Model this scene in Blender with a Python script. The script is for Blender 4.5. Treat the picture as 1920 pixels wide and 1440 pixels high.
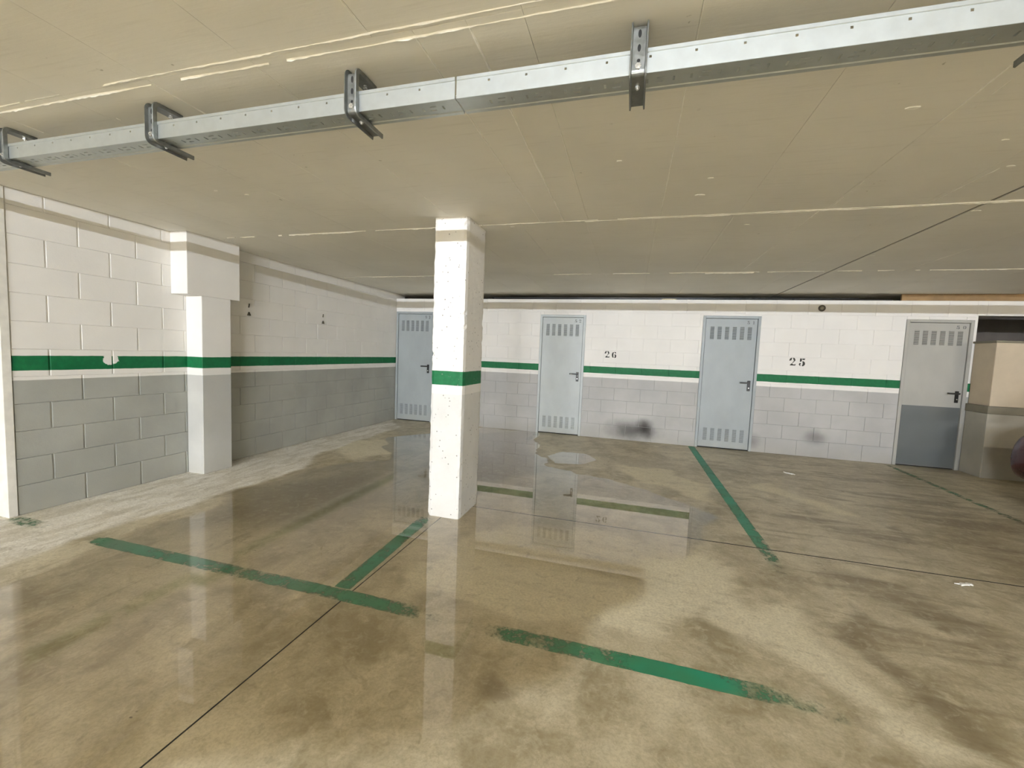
import bpy, bmesh, math, random
import numpy as np
from mathutils import Matrix, Vector

for o in list(bpy.data.objects):
    bpy.data.objects.remove(o)
scene = bpy.context.scene
C = scene.collection
random.seed(7)
RNG = np.random.default_rng(11)

# ------------------------------------------------------------------ camera
F_PX, YAW, PITCH, ROLL, CAM_H = 790.155, -0.274077, -0.072882, -0.040052, 1.32231
def camera():
    f = Vector((math.sin(YAW)*math.cos(PITCH), math.cos(YAW)*math.cos(PITCH), math.sin(PITCH)))
    r = Vector((math.cos(YAW), -math.sin(YAW), 0)); d = f.cross(r)
    r2 = math.cos(ROLL)*r + math.sin(ROLL)*d
    d2 = -math.sin(ROLL)*r + math.cos(ROLL)*d
    cd = bpy.data.cameras.new('camera'); cd.sensor_width = 36; cd.sensor_fit = 'HORIZONTAL'
    cd.lens = F_PX/1920*36; cd.clip_start = 0.05; cd.clip_end = 100
    co = bpy.data.objects.new('camera', cd); C.objects.link(co)
    M = Matrix(((r2.x, -d2.x, -f.x, 0), (r2.y, -d2.y, -f.y, 0), (r2.z, -d2.z, -f.z, CAM_H), (0, 0, 0, 1)))
    co.matrix_world = M
    scene.camera = co
camera()

# ------------------------------------------------------------------ light level
scene.view_settings.view_transform = 'Standard'
scene.view_settings.look = 'None'
scene.view_settings.gamma = 1
scene.view_settings.use_curve_mapping = False
scene.view_settings.exposure = 0.12
w = bpy.data.worlds.new('world'); scene.world = w; w.use_nodes = True
w.node_tree.nodes['Background'].inputs[0].default_value = (0.9, 0.93, 1, 1)
w.node_tree.nodes['Background'].inputs[1].default_value = 0.02
scene.cycles.max_bounces = 12
scene.cycles.diffuse_bounces = 8
scene.cycles.transparent_max_bounces = 12
TUBE_MAIN = 3050.0      # emission of the tubes behind the camera
TUBE_RIGHT = 380.0      # emission of the warmer tube on the right, beyond the frame

# ------------------------------------------------------------------ room numbers
XL, YB, ZC, ZW = -4.223, 6.964, 2.331, 2.24
S_TOP, S_BOT, W_BOT = 1.164, 1.055, 0.985

# ------------------------------------------------------------------ mesh helpers
class MB:
    def __init__(s): s.v = []; s.f = []; s.m = []
    def quad(s, a, b, c, d, mi=0):
        n = len(s.v); s.v += [a, b, c, d]; s.f.append((n, n+1, n+2, n+3)); s.m.append(mi)
    def poly(s, pts, mi=0):
        n = len(s.v); s.v += list(pts); s.f.append(tuple(range(n, n+len(pts)))); s.m.append(mi)
    def box(s, x0, x1, y0, y1, z0, z1, mi=0):
        n = len(s.v)
        s.v += [(x0,y0,z0),(x1,y0,z0),(x1,y1,z0),(x0,y1,z0),(x0,y0,z1),(x1,y0,z1),(x1,y1,z1),(x0,y1,z1)]
        for q in ((0,3,2,1),(4,5,6,7),(0,1,5,4),(1,2,6,5),(2,3,7,6),(3,0,4,7)):
            s.f.append(tuple(n+i for i in q)); s.m.append(mi)
    def prism(s, pts, fn, h, mi=0):
        # pts 2D outline (ccw), fn(u, v, w) -> 3D, extruded w 0..h
        n = len(s.v); k = len(pts)
        s.v += [fn(u, v, 0) for u, v in pts] + [fn(u, v, h) for u, v in pts]
        s.f.append(tuple(range(n+k-1, n-1, -1))); s.m.append(mi)
        s.f.append(tuple(range(n+k, n+2*k))); s.m.append(mi)
        for i in range(k):
            j = (i+1) % k
            s.f.append((n+i, n+j, n+k+j, n+k+i)); s.m.append(mi)
    def cyl(s, p, axis, r, h, seg=16, mi=0, r2=None):
        r2 = r if r2 is None else r2
        n = len(s.v); p = Vector(p); a = Vector(axis).normalized()
        u = a.orthogonal().normalized(); t = a.cross(u)
        for k, (rr, o) in enumerate(((r, 0), (r2, h))):
            for i in range(seg):
                g = 2*math.pi*i/seg
                s.v.append(tuple(p + a*o + (u*math.cos(g)+t*math.sin(g))*rr))
        s.f.append(tuple(range(n+seg-1, n-1, -1))); s.m.append(mi)
        s.f.append(tuple(range(n+seg, n+2*seg))); s.m.append(mi)
        for i in range(seg):
            j = (i+1) % seg
            s.f.append((n+i, n+j, n+seg+j, n+seg+i)); s.m.append(mi)
    def sweep(s, prof, path, mi=0):
        # prof: closed list of (x, out); path: list of (point(y,z), outward normal(y,z), x centre)
        n = len(s.v); k = len(prof)
        for (py, pz), (ny, nz), xc in path:
            for x, o in prof: s.v.append((xc+x, py+ny*o, pz+nz*o))
        for a in range(len(path)-1):
            for i in range(k):
                j = (i+1) % k
                s.f.append((n+a*k+i, n+a*k+j, n+(a+1)*k+j, n+(a+1)*k+i)); s.m.append(mi)
        s.f.append(tuple(n+i for i in range(k-1, -1, -1))); s.m.append(mi)
        e = n+(len(path)-1)*k
        s.f.append(tuple(e+i for i in range(k))); s.m.append(mi)
    def mesh(s, name, mats, bevel=0, smooth=False, fix=True):
        me = bpy.data.meshes.new(name)
        me.from_pydata([tuple(v) for v in s.v], [], s.f)
        for m in mats: me.materials.append(m)
        me.polygons.foreach_set('material_index', s.m)
        if fix or bevel:
            bm = bmesh.new(); bm.from_mesh(me)
            bmesh.ops.recalc_face_normals(bm, faces=bm.faces[:])
            if bevel:
                bmesh.ops.bevel(bm, geom=bm.edges[:], offset=bevel, segments=1, affect='EDGES', profile=.5)
            bm.to_mesh(me); bm.free()
        if smooth: me.polygons.foreach_set('use_smooth', [True]*len(me.polygons))
        me.update()
        return me

def link(name, me, parent=None, loc=None):
    o = bpy.data.objects.new(name, me); C.objects.link(o)
    if parent: o.parent = parent
    if loc: o.location = loc
    return o
def obj(name, mb, mats, parent=None, bevel=0, smooth=False, loc=None):
    if not isinstance(mats, (list, tuple)): mats = [mats]
    return link(name, mb.mesh(name, mats, bevel, smooth), parent, loc)
def empty(name, loc=(0, 0, 0)):
    o = bpy.data.objects.new(name, None); C.objects.link(o); o.location = loc; o.empty_display_size = .1
    return o
def tag(o, label=None, cat=None, group=None, kind=None):
    if label: o['label'] = label
    if cat: o['category'] = cat
    if group: o['group'] = group
    if kind: o['kind'] = kind
    return o

# ------------------------------------------------------------------ materials
class NT:
    def __init__(s, name):
        s.m = bpy.data.materials.new(name); s.m.use_nodes = True
        s.t = s.m.node_tree; s.b = s.t.nodes['Principled BSDF']; s.out = s.t.nodes['Material Output']
    def n(s, typ, **kw):
        x = s.t.nodes.new(typ)
        for k, v in kw.items():
            if k == 'ins':
                for a, b in v.items():
                    if isinstance(b, bpy.types.NodeSocket): s.t.links.new(b, x.inputs[a])
                    else: x.inputs[a].default_value = b
            else: setattr(x, k, v)
        return x
    def l(s, a, b): s.t.links.new(a, b)
    def math(s, op, a, b=0.0, c=None, clamp=False):
        ins = {0: a, 1: b}
        if c is not None: ins[2] = c
        return s.n('ShaderNodeMath', operation=op, use_clamp=clamp, ins=ins).outputs[0]
    def mix(s, f, a, b, mode='MIX'):
        x = s.n('ShaderNodeMix', data_type='RGBA', blend_type=mode)
        for k, v in ((0, f), (6, a), (7, b)):
            if isinstance(v, bpy.types.NodeSocket): s.l(v, x.inputs[k])
            else: x.inputs[k].default_value = v if k == 0 else (*v, 1)[:4]
        return x.outputs[2]
    def noise(s, vec, scale, detail=4, rough=.55, dist=0):
        return s.n('ShaderNodeTexNoise', ins={'Vector': vec, 'Scale': scale, 'Detail': detail, 'Roughness': rough, 'Distortion': dist}).outputs['Fac']
    def ramp(s, v, a, b, oa=0, ob=1):
        return s.n('ShaderNodeMapRange', interpolation_type='SMOOTHSTEP', ins={0: v, 1: a, 2: b, 3: oa, 4: ob}).outputs[0]
    def pos(s): return s.n('ShaderNodeNewGeometry').outputs['Position']
    def sep(s, v): return s.n('ShaderNodeSeparateXYZ', ins={0: v}).outputs
    def scaled(s, v, sc, rot=(0, 0, 0)):
        return s.n('ShaderNodeMapping', ins={'Vector': v, 'Scale': sc, 'Rotation': rot}).outputs[0]
    def bump(s, h, strength, dist=.01):
        b = s.n('ShaderNodeBump', ins={'Height': h, 'Strength': strength, 'Distance': dist})
        s.l(b.outputs[0], s.b.inputs['Normal'])
    def set(s, **kw):
        for k, v in kw.items():
            i = s.b.inputs[k.replace('_', ' ')]
            if isinstance(v, bpy.types.NodeSocket): s.l(v, i)
            else: i.default_value = v if not isinstance(v, tuple) else (*v, 1)[:4]
        return s.m

WHITE = (.82, .80, .76); GREEN = (.002, .118, .038)
def band_paint(name, grey, stains=(), chips=(), pits=0.0, dirt=.35, wear=0.0):
    """white / green stripe / white / grey wall paint, laid out by real height above the floor"""
    t = NT(name); P = t.pos(); x, y, z = t.sep(P)
    wob = t.math('MULTIPLY', t.math('SUBTRACT', t.noise(P, 9, 2), .5), .006)
    zz = t.math('ADD', z, wob)
    n1 = t.noise(P, 2.2, 5); n2 = t.noise(P, 30, 4)
    white = t.mix(t.ramp(n1, .35, .7), tuple(c*.95 for c in WHITE), WHITE)
    gcol = t.mix(t.ramp(t.noise(P, 1.7, 5), .3, .7), tuple(c*.90 for c in grey), tuple(min(1, c*1.08) for c in grey))
    green = t.mix(t.ramp(n2, .35, .75), GREEN, tuple(c*1.25 for c in GREEN))
    is_grey = t.ramp(zz, W_BOT-.003, W_BOT+.003, 1, 0)
    is_green = t.math('MULTIPLY', t.ramp(zz, S_BOT-.002, S_BOT+.002), t.ramp(zz, S_TOP-.002, S_TOP+.002, 1, 0))
    for (cx, cy, cz, rx, rz) in chips:
        a = t.math('DIVIDE', t.math('SUBTRACT', y, cy), rx); b = t.math('DIVIDE', t.math('SUBTRACT', z, cz), rz)
        d = t.math('ADD', t.math('MULTIPLY', a, a), t.math('MULTIPLY', b, b))
        d = t.math('ADD', d, t.math('MULTIPLY', t.math('SUBTRACT', t.noise(P, 45, 3), .5), 1.6))
        is_green = t.math('MULTIPLY', is_green, t.ramp(d, .9, 1.05))
    col = t.mix(is_grey, white, gcol)
    col = t.mix(is_green, col, green)
    # grime rising from the floor
    low = t.math('MULTIPLY', t.ramp(t.math('ADD', z, t.math('MULTIPLY', n1, .2)), .1, .34, 1, 0), dirt)
    col = t.mix(low, col, (.30, .27, .20))
    for (cx, cz, rx, rz, amt) in stains:
        a = t.math('DIVIDE', t.math('SUBTRACT', x, cx), rx); b = t.math('DIVIDE', t.math('SUBTRACT', z, cz), rz)
        d = t.math('SQRT', t.math('ADD', t.math('MULTIPLY', a, a), t.math('MULTIPLY', b, b)))
        d = t.math('ADD', d, t.math('MULTIPLY', t.math('SUBTRACT', t.noise(P, 5, 3), .5), .5))
        col = t.mix(t.math('MULTIPLY', t.ramp(d, .05, 1.0, 1, 0), amt), col, (.025, .02, .016))
    if pits:
        vo = t.n('ShaderNodeTexVoronoi', ins={'Vector': P, 'Scale': 26}).outputs['Distance']
        sel = t.math('MULTIPLY', t.ramp(vo, .10, .17, 1, 0), t.ramp(t.noise(P, 7, 2), .44, .52))
        col = t.mix(t.math('MULTIPLY', sel, pits), col, (.2, .19, .17))
    h = t.math('ADD', t.math('MULTIPLY', n2, .6), t.math('MULTIPLY', t.noise(P, 160, 3), .5))
    t.bump(h, .35, .004)
    return t.set(Base_Color=col, Roughness=.62, Specular_IOR_Level=.35)

def simple(name, col, rough=.5, metal=0.0, var=.12, scale=14, bump=0.0, spec=.5, rvar=.07):
    t = NT(name)
    P = t.n('ShaderNodeTexCoord').outputs['Object']
    n = t.noise(P, scale, 4)
    c = t.mix(t.ramp(n, .3, .7), tuple(v*(1-var) for v in col), tuple(min(1, v*(1+var)) for v in col))
    if bump: t.bump(t.noise(P, scale*6, 3), bump, .003)
    r = t.ramp(n, .3, .7, max(.02, rough-rvar), min(1, rough+rvar))
    return t.set(Base_Color=c, Roughness=r, Metallic=metal, Specular_IOR_Level=spec)

M = {}
M['wall_left'] = band_paint('painted block left', (.355, .36, .325), chips=[(0, 2.5, 1.135, .055, .045)], dirt=.12)
M['wall_back'] = band_paint('painted block back', (.44, .435, .42),
                            stains=[(.26, .20, .20, .20, .97), (.06, .17, .55, .24, .8), (2.6, .29, .20, .16, .5), (1.80, .16, .14, .16, .45)], dirt=.25)
M['column'] = band_paint('painted concrete column', (.66, .655, .63), pits=.85, dirt=.1)
M['pilaster'] = band_paint('painted plaster pilaster', (.52, .52, .49), dirt=.12)
M['mortar'] = band_paint('painted mortar', (.42, .42, .39), dirt=.3)
M['plain_wall'] = simple('plain plaster', (.82, .80, .76), .8, var=.05, scale=3)
M['dark_plaster'] = simple('bare dark plaster', (.16, .14, .12), .9, var=.15, scale=3)
M['post'] = simple('chalky white plaster', (.72, .70, .64), .85, var=.08, scale=9, bump=.2)
M['kick'] = simple('dull steel kick plate', (.15, .165, .165), .36, .25, var=.03, scale=4)
M['pier_cream'] = simple('cream plaster', (.52, .44, .325), .8, var=.05, scale=5, bump=.1)
M['pier_grey'] = simple('grey plaster', (.40, .38, .32), .8, var=.07, scale=4, bump=.1)
M['pier_band'] = simple('taupe ledge', (.20, .18, .13), .8, var=.1, scale=8)
M['galv'] = simple('galvanised steel', (.57, .61, .61), .40, .85, var=.03, scale=25, rvar=.012)
M['galv_dark'] = simple('dull zinc steel', (.25, .26, .25), .40, .8, var=.15, scale=40)
M['zinc'] = simple('bright zinc bolt', (.8, .8, .78), .3, .9, var=.05)
M['void'] = simple('dark hollow', (.015, .015, .014), .9, var=0)
M['black_plastic'] = simple('black plastic', (.012, .012, .012), .35, var=.1)
M['ink'] = simple('black stencil paint', (.035, .035, .028), .7, var=.3, scale=60)
M['door_ink'] = simple('grey stencil paint', (.13, .14, .135), .7, var=.3, scale=60)
M['wood'] = simple('raw timber', (.30, .19, .09), .75, var=.2, scale=6, bump=.2)
M['foam'] = simple('pale foam', (.75, .66, .45), .85, var=.15, scale=40)
M['sealant'] = simple('brown joint filler', (.085, .075, .055), .9, var=.25, scale=20)
M['scrap'] = simple('white scrap', (.85, .84, .80), .8, var=.05)
M['tyre'] = simple('tyre rubber', (.02, .02, .02), .8, var=.1)
M['rim'] = simple('alloy rim', (.5, .5, .5), .35, .9, var=.05)
M['car_paint'] = simple('dark red car paint', (.06, .004, .005), .22, .25, var=.03, spec=.6)
M['car_glass'] = simple('tinted glass', (.012, .014, .015), .05, var=0, spec=.6)
M['lens'] = simple('clear lamp lens', (.6, .6, .62), .1, .3, var=.02)
M['red_lens'] = simple('red lamp lens', (.35, .01, .01), .12, var=.02)
M['plate'] = simple('blank plate', (.8, .8, .78), .4, var=.03)
M['fixture'] = simple('white enamel', (.8, .8, .8), .4, var=.02)

def door_mat(name, col, low=None, zsplit=.83):
    t = NT(name); P = t.pos(); x, y, z = t.sep(P)
    n = t.noise(t.scaled(P, (1.4, 1.4, .8)), 2.6, 5)
    c = t.mix(t.ramp(n, .3, .72), tuple(v*.88 for v in col), col)
    c = t.mix(t.math('MULTIPLY', t.ramp(t.math('ADD', z, t.math('MULTIPLY', t.noise(P, 5, 4), .35)), .12, .42, 1, 0), .35), c, (.42, .42, .36))
    t.bump(t.noise(P, 3.5, 2), .06, .02)
    return t.set(Base_Color=c, Roughness=t.ramp(n, .3, .7, .42, .52), Metallic=.0, Specular_IOR_Level=.5)
M['door'] = door_mat('pale grey door paint', (.35, .385, .39))
M['door_sheen'] = door_mat('pale door paint with lamp sheen', (.52, .56, .56))  # lighter door paint: lamp reflection beside the column put into the colour
M['door_warm'] = door_mat('warm grey door paint', (.40, .395, .36))

def ceiling_mat():
    t = NT('painted formwork concrete'); P = t.pos()
    n1 = t.noise(P, 1.1, 5); n2 = t.noise(t.scaled(P, (4, 60, 1)), 1.0, 4)
    col = t.mix(t.ramp(n1, .3, .72), (.80, .775, .705), (.87, .845, .775))
    col = t.mix(t.math('MULTIPLY', t.ramp(n2, .55, .8), .25), col, (.55, .52, .44))
    sp = t.math('MULTIPLY', t.ramp(t.noise(P, 26, 2), .74, .79), t.ramp(t.noise(P, 2.3, 2), .5, .6))
    col = t.mix(t.math('MULTIPLY', sp, .55), col, (.30, .27, .20))
    t.bump(t.math('ADD', n2, t.math('MULTIPLY', t.noise(P, 90, 3), .5)), .25, .003)
    return t.set(Base_Color=col, Roughness=.7, Specular_IOR_Level=.3)
M['ceiling'] = ceiling_mat()
M['ridge'] = simple('thick white paint ridge', (.95, .93, .86), .7, var=.04, scale=50)

def floor_mat():
    t = NT('worn damp concrete'); P = t.pos()
    dk = t.n('ShaderNodeAttribute', attribute_name='dark').outputs['Fac']
    lt = t.n('ShaderNodeAttribute', attribute_name='light').outputs['Fac']
    dr = t.n('ShaderNodeAttribute', attribute_name='dry').outputs['Fac']
    n1 = t.noise(P, .9, 6, .6); n2 = t.noise(P, 3.4, 6, .62, .6); n3 = t.noise(P, 26, 5, .6)
    st = t.noise(t.scaled(P, (1.1, 5.2, 1), (0, 0, math.radians(-45))), 1.3, 6, .65, .8)
    st2 = t.noise(t.scaled(P, (5.0, 1.0, 1), (0, 0, math.radians(-40))), 1.5, 5, .6, .5)
    big = t.math('ADD', t.math('MULTIPLY', n1, .45), t.math('MULTIPLY', n2, .55))
    base = t.mix(t.ramp(big, .36, .62), (.30, .25, .145), (.63, .565, .41))
    base = t.mix(t.math('MULTIPLY', t.ramp(t.noise(P, 6.5, 5, .65, .9), .52, .70), .45), base, (.72, .655, .49))
    base = t.mix(t.math('MULTIPLY', t.ramp(t.noise(t.scaled(P, (1, 1, 1), (0, 0, 1)), 4.6, 5, .65, 1.2), .30, .43, 1, 0), .5), base, (.25, .195, .105))
    x, y, z = t.sep(P)
    rightness = t.ramp(x, .3, 1.3)
    base = t.mix(t.math('MULTIPLY', t.math('MULTIPLY', t.ramp(st, .47, .66), rightness), .65), base, (.20, .15, .08))
    base = t.mix(t.math('MULTIPLY', t.math('MULTIPLY', t.ramp(st, .34, .46, 1, 0), rightness), .4), base, (.50, .43, .31))
    leftness = t.ramp(x, -2.2, -1.2, 1, 0)
    base = t.mix(t.math('MULTIPLY', t.math('MULTIPLY', t.ramp(st2, .52, .66), leftness), .5), base, (.24, .18, .10))
    brk = t.math('ADD', t.math('MULTIPLY', t.math('SUBTRACT', n2, .5), .9), t.math('MULTIPLY', t.math('MULTIPLY', t.math('SUBTRACT', st, .5), 1.7), rightness))
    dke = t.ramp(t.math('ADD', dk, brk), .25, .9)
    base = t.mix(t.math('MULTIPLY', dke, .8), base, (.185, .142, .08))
    lte = t.ramp(t.math('ADD', lt, t.math('MULTIPLY', t.math('SUBTRACT', st, .5), 1.3)), .3, .8)
    base = t.mix(t.math('MULTIPLY', lte, .8), base, (.78, .72, .545))
    dre = t.ramp(t.math('ADD', dr, t.math('MULTIPLY', t.math('SUBTRACT', n2, .5), .7)), .35, .7)
    drc = t.mix(t.ramp(t.noise(t.scaled(P, (4, 1.2, 1)), 2.2, 6, .6, .7), .35, .65), (.66, .62, .53), (.90, .875, .81))
    base = t.mix(dre, base, drc)
    fine = t.noise(P, 75, 4, .7); mid = t.noise(P, 15, 6, .7, .8)
    base = t.mix(t.math('MULTIPLY', t.ramp(mid, .50, .68), .30), base, (.78, .72, .555))
    base = t.mix(t.math('MULTIPLY', t.ramp(mid, .32, .46, 1, 0), .34), base, (.20, .155, .085))
    base = t.mix(t.math('MULTIPLY', t.ramp(fine, .35, .6, 1, 0), .28), base, (.20, .16, .09))
    base = t.mix(t.math('MULTIPLY', t.ramp(n3, .3, .7), .22), base, (.40, .345, .25))
    # crumbs and scratches
    vo = t.n('ShaderNodeTexVoronoi', ins={'Vector': t.scaled(P, (1, 1.6, 1), (0, 0, .6)), 'Scale': 6.5}).outputs['Distance']
    sel = t.math('MULTIPLY', t.ramp(vo, .025, .06, 1, 0), t.ramp(t.noise(P, 1.7, 3), .5, .6))
    base = t.mix(t.math('MULTIPLY', sel, .8), base, (.06, .045, .025))
    t.bump(t.math('ADD', n3, t.math('MULTIPLY', t.noise(P, 150, 3), .4)), .10, .003)
    damp = t.math('SUBTRACT', 1.0, t.math('MAXIMUM', dre, t.math('MULTIPLY', lte, .8)), clamp=True)
    r = t.math('ADD', t.math('MULTIPLY', damp, -.32), t.math('ADD', .66, t.math('MULTIPLY', n2, .12)))
    return t.set(Base_Color=base, Roughness=r, Specular_IOR_Level=.45)
M['floor'] = floor_mat()

def water_mat():
    t = NT('thin water film'); P = t.pos()
    dp = t.n('ShaderNodeAttribute', attribute_name='depth').outputs['Fac']
    n = t.noise(P, 3.2, 6, .6, .5)
    d = t.ramp(t.math('ADD', dp, t.math('MULTIPLY', t.math('SUBTRACT', n, .5), .9)), .20, t.ramp(t.sep(P)[1], 3.5, 4.6, .80, .30))
    tint = t.mix(d, (1, 1, 1), (.955, .93, .88))
    g = t.n('ShaderNodeNewGeometry')
    ct = t.math('ABSOLUTE', t.n('ShaderNodeVectorMath', operation='DOT_PRODUCT', ins={0: g.outputs['Incoming'], 1: (0, 0, 1)}).outputs['Value'])
    fr = t.math('ADD', .026, t.math('MULTIPLY', t.math('POWER', t.math('SUBTRACT', 1.0, ct), 5.0), .974))
    fac = t.math('MULTIPLY', t.math('MULTIPLY', fr, 1.8, clamp=True), d)
    tr = t.n('ShaderNodeBsdfTransparent'); t.l(tint, tr.inputs[0])
    xw = t.sep(P)[0]
    gl = t.n('ShaderNodeBsdfGlossy', ins={'Roughness': t.ramp(t.math('ADD', xw, t.math('MULTIPLY', n, .8)), -2.0, -1.1, .085, .018), 'Color': (1, 1, 1, 1)})
    mx = t.n('ShaderNodeMixShader'); t.l(fac, mx.inputs[0]); t.l(tr.outputs[0], mx.inputs[1]); t.l(gl.outputs[0], mx.inputs[2])
    t.l(mx.outputs[0], t.out.inputs[0])
    t.t.nodes.remove(t.b)
    return t.m
M['water'] = water_mat()

def line_mat():
    t = NT('worn green floor paint'); P = t.pos()
    wear = t.n('ShaderNodeAttribute', attribute_name='wear').outputs['Fac']
    n = t.noise(P, 11, 6, .65, .6); n2 = t.noise(P, 60, 4, .6)
    n3 = t.noise(P, 4.2, 4, .6)
    e = t.math('ADD', t.math('MULTIPLY', t.math('SUBTRACT', n, .5), 1.5), t.math('ADD', t.math('MULTIPLY', t.math('SUBTRACT', n2, .5), .8), t.math('MULTIPLY', t.math('SUBTRACT', n3, .5), .8)))
    a = t.ramp(t.math('ADD', t.math('ADD', wear, .10), e), .20, .82, .97, 0)
    c = t.mix(t.ramp(t.noise(P, 2.3, 3), .35, .65), (.030, .205, .095), (.012, .26, .15))
    c = t.mix(t.math('MULTIPLY', t.ramp(wear, .0, .5), .5), c, (.17, .25, .13))
    return t.set(Base_Color=c, Roughness=.45, Alpha=a)
M['line'] = line_mat()

def emit_mat(name, col, s):
    t = NT(name)
    return t.set(Base_Color=(.9, .9, .9), Emission_Color=col, Emission_Strength=s)
M['tube_main'] = emit_mat('lit cool tube', (.93, .985, 1.085), TUBE_MAIN)
M['tube_right'] = emit_mat('lit warm tube', (1.0, .90, .74), TUBE_RIGHT)

# ------------------------------------------------------------------ lamps of the garage (behind and beside the camera)
def tube_lamp(loc, length, mat, label, group=None):
    t = empty('tube_lamp', loc)
    h = length/2
    m = MB(); m.box(-h, h, -.045, .045, .035, .09); obj('housing', m, M['fixture'], t, bevel=.004)
    m = MB(); m.cyl((-h+.03, 0, 0), (1, 0, 0), .013, length-.06, 12); obj('tube', m, mat, t, smooth=False)
    for s in (-1, 1):
        m = MB(); m.box(s*(h-.03)-.012, s*(h-.03)+.012, -.017, .017, -.017, .04); obj('lamp_holder', m, M['fixture'], t)
    return tag(t, label, 'lamp', group)
for i, x in enumerate((-1.9, .3, 2.5)):
    tube_lamp((x, -8.0, 2.36), 1.5, M['tube_main'],
              ['lit fluorescent tube lamp nearest the left wall, behind the viewer', 'lit fluorescent tube lamp in the middle of the row behind the viewer',
               'lit fluorescent tube lamp at the right end of the row behind the viewer'][i], 'tube lamps behind the viewer')
tube_lamp((6.7, 1.9, 2.235), 1.2, M['tube_right'], 'lit warm tube lamp on the ceiling to the right of the parked car')

# ------------------------------------------------------------------ numpy helpers for outlines
def sdf(poly, X, Y):
    """signed distance, positive inside"""
    P = np.array(poly, float); d = np.full(X.shape, 1e9); ins = np.zeros(X.shape, bool)
    for i in range(len(P)):
        a, b = P[i], P[(i+1) % len(P)]; e = b-a
        t = np.clip(((X-a[0])*e[0]+(Y-a[1])*e[1])/(e@e), 0, 1)
        d = np.minimum(d, np.hypot(X-a[0]-t*e[0], Y-a[1]-t*e[1]))
        c = ((a[1] > Y) != (b[1] > Y))
        if b[1] != a[1]: ins ^= c & (X < e[0]*(Y-a[1])/e[1]+a[0])
    return np.where(ins, d, -d)
def sm(x, a, b):
    t = np.clip((x-a)/(b-a), 0, 1); return t*t*(3-2*t)
def set_attr(me, name, arr):
    a = me.attributes.new(name, 'FLOAT', 'POINT'); a.data.foreach_set('value', np.asarray(arr, np.float32).ravel())

# ------------------------------------------------------------------ floor: cast slabs with saw-cut joints
DRY = [(-4.6, 1.2), (-4.30, 1.87), (-4.25, 3.06), (-4.25, 4.4), (-4.25, 6.9), (-3.7, 6.35), (-3.62, 4.28), (-3.30, 3.63), (-3.36, 2.93), (-3.36, 2.27), (-3.43, 1.8), (-3.32, 1.41), (-4.0, .9)]
LIGHT = [[(.69, 2.52), (.51, 2.56), (.39, 2.31), (.51, 2.18), (.68, 2.05), (.82, 1.91), (.96, 1.82), (1.06, 1.66), (1.31, 1.74), (1.23, 1.84), (1.05, 1.99), (.96, 2.18), (1.0, 2.53), (.96, 2.73)],
         [(-1.2, 1.95), (-1.1, 2.8), (-.7, 3.1), (-.2, 3.2), (.5, 3.2), (.75, 2.9), (.6, 2.5), (.2, 2.0), (-.5, 1.95)], [(-.5, 3.0), (-.2, 3.15), (0, 2.85), (-.3, 2.8)],
         [(-.2, 5.4), (.5, 5.3), (.9, 4.7), (.8, 4.2), (.1, 4.7)], [(1.2, 5.0), (1.9, 4.3), (2.2, 4.2), (1.5, 5.2)], [(-4, 5.2), (-3.1, 5.3), (-2.75, 4.6), (-3.1, 4.2), (-3.6, 4.4)]]
DARK = [([(-.5, 1.58), (-.44, 1.66), (-.36, 1.46), (-.41, 1.41), (-.5, 1.39), (-.52, 1.45)], .05, .8),
        ([(-.63, 2.97), (-.31, 3.0), (-.11, 2.74), (.28, 2.67), (.26, 2.37), (.06, 2.46), (-.18, 2.44), (-.32, 2.52), (-.57, 2.57)], .12, .85),
        ([(-.34, 2.26), (-.11, 2.37), (-.04, 2.21), (-.11, 2.04), (-.29, 2.12)], .1, .75),
        ([(-2.4, 6.3), (-1.9, 6.9), (-1.5, 6.9), (-1.2, 5.4), (-.9, 4.8), (-1.0, 4.3), (-1.5, 3.9), (-2.0, 4.3), (-2.3, 5.2)], .25, 1.0),
        ([(-3.2, 3.3), (-2.64, 3.9), (-2.18, 3.63), (-1.93, 2.9), (-2.25, 2.44), (-2.71, 2.17), (-3.03, 2.05), (-3.19, 2.65)], .35, .75),
        ([(-.7, 6.02), (.04, 5.85), (.59, 5.95), (.91, 5.05), (.38, 4.72), (-.13, 5.06)], .3, .5),
        ([(1.25, 4.17), (1.83, 4.21), (2.15, 3.94), (2.24, 3.53), (1.87, 3.39), (1.52, 3.7)], .2, .6),
        ([(1.18, 3.21), (1.69, 3.05), (1.96, 2.64), (1.76, 2.35), (1.56, 2.59), (1.33, 2.86)], .15, .75),
        ([(1.21, 2.82), (1.28, 2.63), (1.25, 2.28), (1.31, 2.05), (1.31, 1.82), (1.19, 1.79), (1.12, 2.01), (1.07, 2.25)], .08, .85),
        ([(1.98, 4.46), (2.12, 4.32), (2.28, 3.71), (2.14, 3.57), (2.07, 4.07)], .1, .6),
        ([(2.2, 6.6), (3.4, 6.4), (3.6, 4.6), (2.6, 3.6), (2.2, 4.6)], .6, .6),  # broad darker zone on the right, shade of that bay put into the colour
        ([(.14, 1.5), (.28, 1.53), (.32, 1.43), (.17, 1.35)], .06, .6),
        ([(-1.07, 1.63), (-.92, 1.64), (-.95, 1.52), (-1.1, 1.51)], .08, .6)]
JX, JY, GAP = -1.385, 3.315, .0075
fl = MB(); fl.box(-8, 7.6, -9.8, 9.2, -.06, -.02)
floor = tag(obj('floor', fl, M['void']), 'grey-brown damp concrete garage floor', 'floor', kind='structure')
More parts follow.
